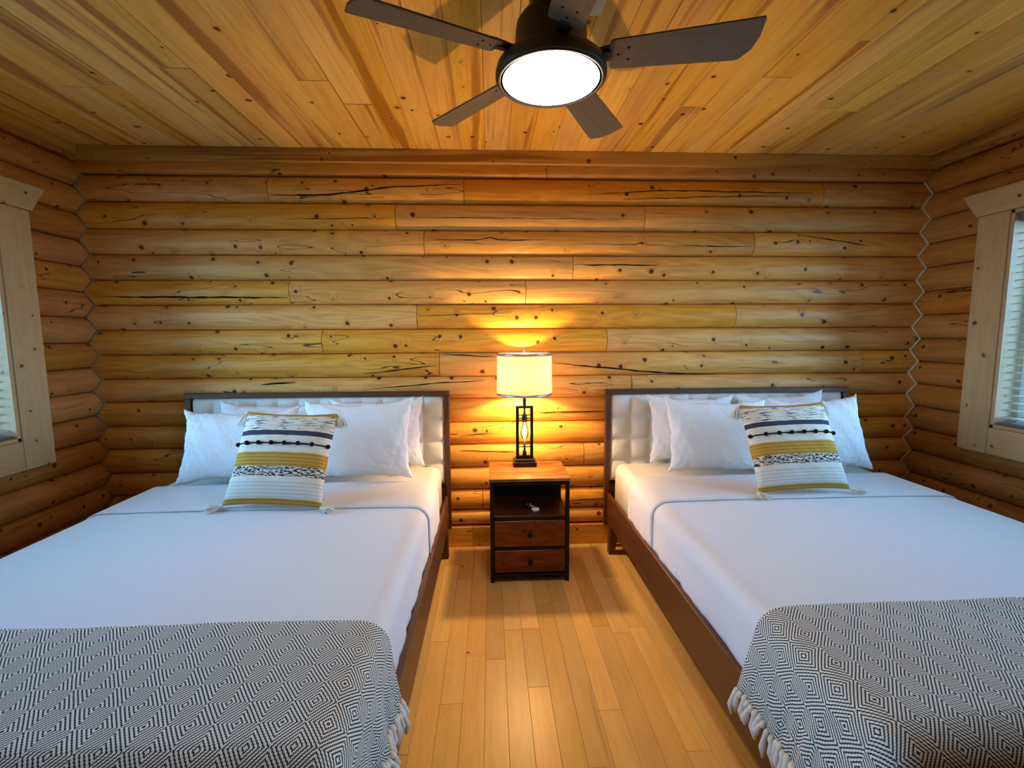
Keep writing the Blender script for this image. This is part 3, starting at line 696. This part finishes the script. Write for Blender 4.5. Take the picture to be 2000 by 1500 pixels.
def bed(x0, x1, side_name, inner):
    """x0,x1 outer faces of the side rails; inner=+1 when the aisle lies at x1"""
    lab = 'queen bed with dark wood frame and cream tufted headboard, %s of the nightstand' % side_name
    b = empty('bed', ((x0 + x1) / 2, 1.85, 0), lab, 'bed')
    I = b.matrix_basis.inverted()
    cx = (x0 + x1) / 2
    def P(o): o.matrix_parent_inverse = I; return o
    hx0, hx1 = x0 - .016, x1 + .016; yb, yf = 2.962, 2.925
    W = MT['darkwood']
    P(box('headboard_rail', (hx0, yf, 1.040), (hx1, yb, 1.072), W, b, 0, .003))
    P(box('headboard_rail', (hx0 + .034, yf + .006, .30), (hx1 - .034, yb, .42), W, b, 0, .003))
    for a, c in ((hx0, hx0 + .034), (hx1 - .034, hx1)):
        # leg and post in one tapering board
        m = MB(); m.box((a, yf, .16), (c, yb, 1.0395), 2, (random.random(), 0), .003); P(m.build('headboard_post', W, b))
    # tufted panel
    px0, px1, pz0, pz1 = hx0 + .0345, hx1 - .0345, .462, 1.039; m = MB(); nc, nr = 12, 4; q = 8
    def fn(i, j):
        u, v = i / (nc * q), j / (nr * q); x = px0 + (px1 - px0) * u; z = pz0 + (pz1 - pz0) * v
        a = abs(math.sin(PI * u * nc)); c = abs(math.sin(PI * v * nr)); d = .003 + .027 * (a * c) ** .5
        if i in (0, nc * q) or j in (0, nr * q): d = -.006
        return (x, 2.942 - d, z), (x, z)
    m.grid(nc * q, nr * q, fn, True); o = P(m.build('tufted_panel', MT['tuft'], b))
    P(box('panel_backing', (px0, 2.9505, .43), (px1, 2.961, pz1), MT['gap'], b))
    # rails
    yfoot = .80
    for nm, a, c in (('side_rail', x0, x0 + .022), ('side_rail', x1 - .022, x1)):
        P(box(nm, (a, yfoot + .022, .192), (c, 2.924, .385), W, b, 1, .003))
    P(box('foot_rail', (x0, yfoot, .192), (x1, yfoot + .0215, .385), W, b, 0, .003))
    P(box('slat_deck', (x0 + .023, yfoot + .023, .235), (x1 - .023, 2.923, .253), MT['gap'], b, 0, 0))
    for lx, sgx in ((x0 + .004, 1), (x1 - .004, -1)):
        for ly in (2.86, yfoot + .12):
            m = MB(); w = .055 * sgx; t = .03 * sgx
            m.v = [(lx, ly - .035, .1915), (lx + w, ly - .035, .1915), (lx + w, ly + .035, .1915), (lx, ly + .035, .1915), (lx - .006 * sgx, ly - .026, 0), (lx + t, ly - .026, 0), (lx + t, ly + .026, 0), (lx - .006 * sgx, ly + .026, 0)]
            for f in ((0, 1, 2, 3), (4, 7, 6, 5), (0, 4, 5, 1), (1, 5, 6, 2), (2, 6, 7, 3), (3, 7, 4, 0)): m.face(f)
            P(m.build('leg', MT['darkwood'], b, recalc=True))
    # mattress in its fitted sheet
    mx0, mx1 = x0 + .034, x1 - .034; my0, my1 = .835, 2.905; r = .055; zt = .598
    m = MB(); N = 40
    def rr(k, n=6):
        pass
    prof = [(0, .2545), (0, zt - r)] + [(r - r * math.cos(PI / 2 * i / 5), zt - r + r * math.sin(PI / 2 * i / 5)) for i in range(1, 6)]
    ring = []
    for ins, z in prof:
        ring.append([(mx0 + ins + cr[0], my0 + ins + cr[1], z) for cr in ()] or (ins, z))
    cr_ = .06
    def loop(ins):
        L = []
        for cx_, cy_, a0 in ((mx1 - cr_, my1 - cr_, 0), (mx0 + cr_, my1 - cr_, PI / 2), (mx0 + cr_, my0 + cr_, PI), (mx1 - cr_, my0 + cr_, 1.5 * PI)):
            for i in range(5):
                a = a0 + PI / 2 * i / 4; q = cr_ - ins; L.append((cx_ + q * math.cos(a), cy_ + q * math.sin(a)))
        return L
    n0 = 0; loops = []
    for ins, z in prof:
        L = loop(min(ins, cr_ - .001)); loops.append(len(m.v)); m.v += [(p[0], p[1], z) for p in L]
    n = 20
    for a, c in zip(loops, loops[1:]):
        for i in range(n): j = (i + 1) % n; m.face([a + i, a + j, c + j, c + i], None, True)
    m.face([loops[0] + i for i in range(n)][::-1]); m.face([loops[-1] + i for i in range(n)])
    o = m.build('mattress', MT['fitted']); tag(o, 'deep mattress in white fitted sheet on the %s bed' % side_name, 'mattress')
    # coverlet
    m = MB(); sd = 3.0 if inner > 0 else 8.0
    inhem = .378
    cloth_grid(m, mx0, mx1, my0 + .01, 2.44, zt, .013, .055, .30 if inner > 0 else inhem, inhem if inner > 0 else .30, hemF=.33, wav=.0035, sd=sd)
    # nudge: the hem on the left bed laps over the rail
    o = m.build('bedspread', MT['sheet']); solid(o, .005); tag(o, 'smooth white bedspread over the mattress of the %s bed' % side_name, 'bedspread')
    m = MB(); cloth_grid(m, mx0, mx1, 2.12, 2.50, zt, .0215, .055, .31 if inner > 0 else inhem + .004, inhem + .004 if inner > 0 else .31, wav=.003, sd=sd + 1, ny=14)
    o2 = m.build('turned_down_fold', MT['sheet'], o); solid(o2, .006)
    # throw
    m = MB(); hem = .375
    tx0, tx1 = (mx0, mx1)
    cloth_grid(m, tx0, tx1, my0 + .01, 1.235, zt, .029, .055, hem + .01, hem + .01, hemF=.25, wav=.009, sd=sd + 2, flare=.034 if inner > 0 else .040, ny=40, fade=.9 if inner > 0 else 0, rise=.045 if inner > 0 else -.02)
    th = m.build('throw_blanket', MT['diamond']); solid(th, .005)
    tag(th, 'black and cream diamond weave throw with fringe across the foot of the %s bed' % side_name, 'throw')
    # fringe: knotted tassels along the two hanging hems
    me = th.data; nv = len(me.vertices); W_ = len(me.vertices)
    # hem points: first and last column of the grid
    ncol = None
    cols = 11 + 6 + 29 + 7 + 10
    rows = nv // cols
    for c in (0, cols - 1):
        fr = MB(); sg = -1 if c == 0 else 1; rnd = random.Random(c + 5)
        pts = [Vector(me.vertices[j * cols + c].co) for j in range(rows)]
        acc = 0
        for a, b_ in zip(pts, pts[1:]):
            L = (b_ - a).length; k = 0
            while acc < L:
                p = a.lerp(b_, acc / L); acc += rnd.uniform(.014, .021)
                ln = rnd.uniform(.050, .078); dx, dy = rnd.uniform(-.004, .010) * sg, rnd.uniform(-.016, .016)
                q = [p + Vector((.000, 0, .004)), p + Vector((.003 * sg, 0, -.008)), p + Vector((.005 * sg + dx * .4, dy * .5, -.014)), p + Vector((.006 * sg + dx, dy, -ln * .6)), p + Vector((.004 * sg + dx, dy * 1.4, -ln))]
                fr.tube(q, .0088 * rnd.uniform(.85, 1.2), 7, taper=[.6, 1.0, .7, 1.25, .5])
            acc -= L
        o = fr.build('fringe', MT['fringe'], th); o['kind'] = 'stuff'
    return zt
ZT = bed(-1.888, -.284, 'left', 1)
bed(.758, 2.350, 'right', -1)
ZS = ZT + .0215 + .008

def place_soft(o, x, y, z, lean, yaw=0, roll=0):
    o.rotation_mode = 'XYZ'
    o.matrix_world = Matrix.Translation((x, y, z)) @ Matrix.Rotation(math.radians(yaw), 4, 'Z') @ Matrix.Rotation(math.radians(-lean), 4, 'X') @ Matrix.Rotation(math.radians(roll), 4, 'Y')
    return o
def pillow(x, y, z, w, h, t, lean, yaw, roll, label, sd):
    o = pillow_mesh(MB(), w, h, t, sd=sd).build('pillow', MT['pillow']); weld(o)
    tag(o, label, 'pillow', 'white bed pillows'); return place_soft(o, x, y, z, lean, yaw, roll)
# left bed: two behind, two in front
pillow(-1.335, 2.765, ZS, .67, .405, .15, 14, 0, 1.0, 'white pillow at the back of the left bed, farther from the nightstand', 1.0)
pillow(-.695, 2.765, ZS, .57, .42, .15, 14, 0, -1.5, 'white pillow at the back of the left bed, nearer the nightstand', 2.0)
pillow(-1.405, 2.525, ZS, .64, .41, .165, 21, 2, -1, 'white pillow at the front left of the left bed, half behind the cushion', 3.0)
pillow(-.755, 2.52, ZS, .63, .455, .17, 20, -2, -1.5, 'large white pillow at the front right of the left bed, beside the cushion', 4.0)
pillow(1.262, 2.765, ZS, .56, .42, .15, 14, 0, 1, 'white pillow at the back of the right bed, nearer the nightstand', 5.0)
pillow(1.870, 2.765, ZS, .58, .43, .15, 14, 0, -2, 'white pillow at the back of the right bed, farther from the nightstand', 6.0)
pillow(1.318, 2.525, ZS, .62, .435, .17, 19, 0, 1.5, 'large white pillow at the front left of the right bed, beside the cushion', 7.0)
pillow(1.945, 2.52, ZS, .56, .44, .165, 19, 0, -2, 'white pillow at the front right of the right bed, half behind the cushion', 8.0)

def tassel(parent, p, d, L=.07, rnd=random):
    """knotted head and spreading yarn strands as one tassel"""
    m = MB(); p = Vector(p); d = Vector(d).normalized()
    a = d.orthogonal().normalized(); b = d.cross(a)
    m.tube([p - d * .006, p, p + d * .010, p + d * .016], .009, 8, taper=[.5, 1, 1, .6])
    for k in range(44):
        an = rnd.uniform(0, 2 * PI); sp = rnd.uniform(.1, 1)
        s_ = (a * math.cos(an) + b * math.sin(an)) * sp
        m.tube([p + d * .012 + s_ * .004, p + d * (L * .5) + s_ * .022, p + d * L * rnd.uniform(.85, 1.1) + s_ * .031 + Vector((0, 0, -.004))], .0026, 4, taper=[1, 1, .8])
    o = m.build('tassel', MT['fringe'], parent); return o
def cushion(x, y, z, lean, yaw, roll, label, sd, tdirs):
    w = .465; N = 44; t = .15; m = MB()
    for sgn in (-1, 1):
        def fn(i, j):
            u = -1 + 2 * i / N; v = -1 + 2 * j / N
            prof = max(0, (1 - abs(u) ** 2.6)) ** .55 * max(0, (1 - abs(v) ** 2.6)) ** .55
            pin = .055
            xx = u * w / 2 * (1 - pin * (1 - v * v) * abs(u) ** 3); zz = v * w / 2 * (1 - pin * (1 - u * u) * abs(v) ** 3)
            vv = (v + 1) / 2
            rel = 0.0
            if .375 < vv < .52 or .055 < vv < .235: rel = .0022 * abs(math.sin(vv * 28 * PI))
            if vv > .945 or vv < .055: rel = .003
            yy = sgn * (t / 2 * prof + (rel + .003 * noise1(u * 4 + v * 3, sd)) * min(1, prof * 3))
            return (xx, yy, zz + w / 2), ((u + 1) / 2 * (1 if sgn < 0 else 1), vv)
        m.grid(N, N, fn, True, flip=sgn > 0)
    o = m.build('throw_cushion', MT['cushion']); weld(o); tag(o, label, 'cushion')
    place_soft(o, x, y, z, lean, yaw, roll)
    # cord with black pom-poms
    vv = .612; zz = vv * w; pts = []
    def surf(u, v):
        prof = max(0, (1 - abs(u) ** 2.6)) ** .55 * max(0, (1 - abs(v) ** 2.6)) ** .55; return -(t / 2 * prof)
    v = vv * 2 - 1
    for i in range(21):
        u = -.97 + 1.94 * i / 20; pts.append((u * w / 2 * .962, surf(u, v) - .004, zz))
    MB().tube(pts, .0032, 6).build('black_cord', MT['pom'], o)
    for k in range(8):
        u = -.98 + 1.96 * k / 7; xx = u * w / 2 * .962; yy = surf(u * .995, v) - .007
        r = .0108; m = MB().lathe([(r * math.sin(PI * i / 6), -r * math.cos(PI * i / 6)) for i in range(7)], (xx, yy, zz), 10)
        m.build('pom_pom', MT['pom'], o)
    inv = o.matrix_world.to_3x3().inverted()
    rnd = random.Random(int(sd * 10))
    for (cx, cz), d in zip(((-w / 2, .0), (w / 2, 0), (-w / 2, w), (w / 2, w)), tdirs):
        tassel(o, (cx * .995, 0, cz), inv @ Vector(d), .068, rnd)
    return o
cushion(-1.020, 2.110, ZS + .011, 30, -3, 1.5, 'square cushion with mustard and black stripes and tassels on the left bed', 1.3,
        ((-1, -.35, -.18), (1, -.4, -.16), (-.25, -.3, -1), (.35, -.35, -1)))
cushion(1.560, 2.165, ZS + .013, 28, -2, -2.0, 'square cushion with mustard and black stripes and tassels on the right bed', 2.9,
        ((.05, -1, -.20), (1, -.35, -.17), (-.3, -.3, -1), (.1, -.2, -1)))

# ------------------------------------------------------------------ nightstand
NX0, NX1, NY0, NY1, NH = -.017, .446, 2.525, 2.885, .616
ns = empty('nightstand', ((NX0 + NX1) / 2, (NY0 + NY1) / 2, 0), 'rustic two-drawer nightstand with black metal frame between the beds', 'nightstand')
I = ns.matrix_basis.inverted()
def NP(o): o.matrix_parent_inverse = I; return o
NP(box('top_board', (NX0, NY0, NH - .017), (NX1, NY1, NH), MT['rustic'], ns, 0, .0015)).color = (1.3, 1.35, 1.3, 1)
p = .022
for xa in (NX0 + .004, NX1 - .004 - p):
    for ya in (NY0 + .005, NY1 - .005 - p):
        NP(box('post', (xa, ya, .0), (xa + p, ya + p, NH - .0175), MT['black'], ns, 2, .001))
for z in (.565 + .012, .372, .196, .032):
    for ya in (NY0 + .006, NY1 - .026):
        NP(box('frame_rail', (NX0 + .0265, ya, z), (NX1 - .0265, ya + .02, z + (.016 if z > .03 else .02)), MT['black'], ns, 0, .001))
    for xa in (NX0 + .005, NX1 - .025):
        NP(box('frame_rail', (xa, NY0 + .0275, z), (xa + .02, NY1 - .0275, z + .016), MT['black'], ns, 1, .001))
NP(box('shelf_board', (NX0 + .0265, NY0 + .004, .3885), (NX1 - .0265, NY1 - .028, .400), MT['rustic'], ns, 0, .001)).color = (.26, .15, .12, 1)  # shade of the open cavity is put into the shelf's dark tint
NP(box('back_panel', (NX0 + .0265, NY1 - .0265, .05), (NX1 - .0265, NY1 - .0065 + .0, .576), MT['black'], ns, 0, 0))
NP(box('bottom_board', (NX0 + .0265, NY0 + .03, .0525), (NX1 - .0265, NY1 - .028, .060), MT['black'], ns, 0, 0))
NP(box('side_panel', (NX0 + .006, NY0 + .028, .0525), (NX0 + .012, NY1 - .028, .371), MT['black'], ns, 0, 0))
NP(box('side_panel', (NX1 - .012, NY0 + .028, .0525), (NX1 - .006, NY1 - .028, .371), MT['black'], ns, 0, 0))
for z0, z1 in ((.216, .369), (.062, .193)):
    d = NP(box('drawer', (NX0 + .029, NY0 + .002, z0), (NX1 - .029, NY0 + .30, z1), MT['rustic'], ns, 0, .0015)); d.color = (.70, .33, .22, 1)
    k = MB(); n = 14; pr = [(0, -.028), (.010, -.0275), (.0145, -.023), (.0145, -.018), (.008, -.012), (.007, -.001), (.0, -.001)]
    cx, cz = (NX0 + NX1) / 2, (z0 + z1) / 2
    for r, y in pr:
        for i in range(n): a = 2 * PI * i / n; k.v.append((cx + r * math.cos(a), NY0 + .002 + y, cz + r * math.sin(a)))
    for a in range(len(pr) - 1):
        for i in range(n): j = (i + 1) % n; k.face([a * n + i, a * n + j, (a + 1) * n + j, (a + 1) * n + i], None, True)
    kn = k.build('knob', MT['black'], d, recalc=True); kn.matrix_parent_inverse = (d.matrix_parent_inverse.inverted() @ I) if False else Matrix()
# ------------------------------------------------------------------ remote control on the shelf
rm = empty('remote_control', (.236, 2.635, .4005), 'small remote control with white buttons lying on the nightstand shelf', 'remote control')
rm.rotation_euler = (0, 0, math.radians(24))
m = MB(); hw, hl, ht = .019, .062, .014
def rc(i, j):
    a = 2 * PI * i / 24; e = .35
    c, s_ = math.cos(a), math.sin(a)
    x = hw * math.copysign(abs(c) ** e, c); y = hl * math.copysign(abs(s_) ** e, s_)
    k, z = ((.0, 0), (.92, 0), (1, .004), (1, .009), (.93, ht), (0, ht))[j]
    return (x * k, y * k, z), (x, y)
m.grid(24, 5, rc, True); o = m.build('remote_body', MT['black'], rm); weld(o)
m = MB()
def rc2(i, j):
    a = PI + PI * i / 14; k = (.0, .985, .985, 0)[j]; z = (ht + .0005, ht + .0005, .003, .003)[j]
    x = hw * 1.02 * math.copysign(abs(math.cos(a)) ** .35, math.cos(a)) ; y = -hl * abs(math.sin(a)) ** .35
    yy = y if j in (1, 2) else -.030 - .004 * math.cos(a) ** 2
    return ((x if j in (1, 2) else x * .9), min(yy, -.028), z + (.001 if j < 2 else 0)), (x, y)
m.grid(14, 3, rc2, True); o = m.build('end_cap', MT['white_plastic'], rm); weld(o)
for bx_, by_, r in ((-.009, -.016, .0032), (.000, -.014, .0032), (.010, -.016, .0032), (0, .010, .0095), (-.0125, .006, .004), (.0125, .006, .004), (0, .026, .0045), (0, -.006, .0042), (-.011, .040, .0048), (.009, .036, .006)):
    MB().lathe([(0, ht - .001), (r, ht - .001), (r * .9, ht + .0015), (0, ht + .002)][1:], (bx_, by_, 0), 10).build('button', MT['white_plastic'], rm)

# ------------------------------------------------------------------ table lamp
LX, LY, LZ = .205, 2.815, NH + .0004
lamp = empty('table_lamp', (LX, LY, LZ), 'black metal cage table lamp with glowing linen drum shade on the nightstand', 'lamp')
K = MT['black']
MB().box((-.071, -.058, 0), (.071, .058, .030), 0, (0, 0), .002).build('base', K, lamp)
MB().box((-.060, -.048, .0302), (.060, .048, .044), 0, (0, 0), .002).build('base_tier', K, lamp)
fr = .0185
for a in (-.0535, .0535 - fr): MB().box((a, -.013, .0442), (a + fr, .013, .3735), 2, (0, 0), .001).build('cage_bar', K, lamp)
MB().box((-.0535 + fr + .0003, -.010, .0442), (.0535 - fr - .0003, .010, .0612), 0, (0, 0), .001).build('cage_bar', K, lamp)
MB().box((-.0535 + fr + .0003, -.010, .3580), (.0535 - fr - .0003, .010, .3735), 0, (0, 0), .001).build('cage_bar', K, lamp)
for z in (.115, .132, .145, .282, .294, .315): MB().tube([(-.038, 0, z), (.038, 0, z)], .0034, 6).build('cage_rod', K, lamp)
MB().lathe([(.013, .0615), (.013, .080), (.0075, .092), (.007, .155)], (0, 0, 0), 14).build('lower_stem', K, lamp)
MB().lathe([(.005, .2650), (.016, .270), (.018, .30), (.012, .318), (.006, .33), (.006, .3575)], (0, 0, 0), 14).build('bulb_socket', K, lamp)
b1 = MB().lathe([(.003, .160), (.016, .170), (.024, .188), (.025, .205), (.019, .235), (.012, .2645)], (0, 0, 0), 18).build('cage_bulb', MT['bulbglass'], lamp)
MB().tube([(0, 0, .255), (.006, 0, .235), (-.006, .002, .215), (.005, -.002, .198), (0, 0, .184)], .0034, 6).build('filament', MT['filament'], b1)
MB().lathe([(.011, .3740), (.0105, .38), (.0105, .44), (.012, .443), (.012, .47), (.006, .475), (.006, .49)], (0, 0, 0), 14).build('neck', K, lamp)
sz0, sz1, sr = .447, .695, .166
sh = MB(); n = 56
prof = [(sr + .004, sz0 + .006), (sr + .0005, sz1 - .006), (sr - .001, sz1 - .006), (sr + .0025, sz0 + .006)]
for r, z in prof:
    for i in range(n): a = 2 * PI * i / n; sh.v.append((r * math.cos(a), r * math.sin(a), z))
for k in range(4):
    for i in range(n): j = (i + 1) % n; k2 = (k + 1) % 4; sh.face([k * n + i, k * n + j, k2 * n + j, k2 * n + i], None, True)
shade = sh.build('lamp_shade', MT['shade'], lamp, recalc=True)
for z0, z1, r in ((sz0 - .004, sz0 + .010, sr + .0045), (sz1 - .010, sz1 + .004, sr + .001)):
    t_ = MB()
    pr = [(r - .006, z0), (r + .0015, z0), (r + .0015, z1), (r - .006, z1)]
    for q, z in pr:
        for i in range(n): a = 2 * PI * i / n; t_.v.append((q * math.cos(a), q * math.sin(a), z))
    for k in range(4):
        for i in range(n): j = (i + 1) % n; k2 = (k + 1) % 4; t_.face([k * n + i, k * n + j, k2 * n + j, k2 * n + i], None, True)
    t_.build('shade_band', MT['silver'], shade, recalc=True)
for k in range(3):
    a = 2 * PI * k / 3 + .4; MB().tube([(0.007 * math.cos(a), .007 * math.sin(a), sz1 - .004), ((sr - .005) * math.cos(a), (sr - .005) * math.sin(a), sz1 - .003)], .0016, 5).build('shade_spider', MT['silver'], shade)
MB().lathe([(.004, .49), (.018, .495), (.030, .53), (.031, .555), (.022, .585), (0, .595)], (0, 0, 0), 18).build('shade_bulb', MT['bulbglass'], lamp)
MB().tube([(0, 0, .5965), (0, 0, .70)], .003, 6).build('harp_rod', MT['silver'], lamp)
MB().box((-.007, -.007, .6985), (.007, .007, .7215), 2, (0, 0), .002).build('finial', MT['silver'], lamp)
MB().tube([(.052, .03, .02), (.058, .045, .25), (.056, .05, .42), (.05, .05, .45)], .0012, 5).build('pull_chain', MT['black'], lamp)
def pt(name, loc, power, col, r):
    l = bpy.data.lights.new(name, 'POINT'); l.energy = power; l.color = col; l.shadow_soft_size = r
    o = bpy.data.objects.new(name, l); C.objects.link(o); o.location = loc; return o
pt('shade_bulb_light', (LX, LY, LZ + .545), LAMP, (1.0, .66, .29), .028)
pt('cage_bulb_light', (LX, LY, LZ + .205), EDISON, (1.0, .50, .15), .02)
print('floor strips', nfl, 'objects', len(bpy.data.objects))
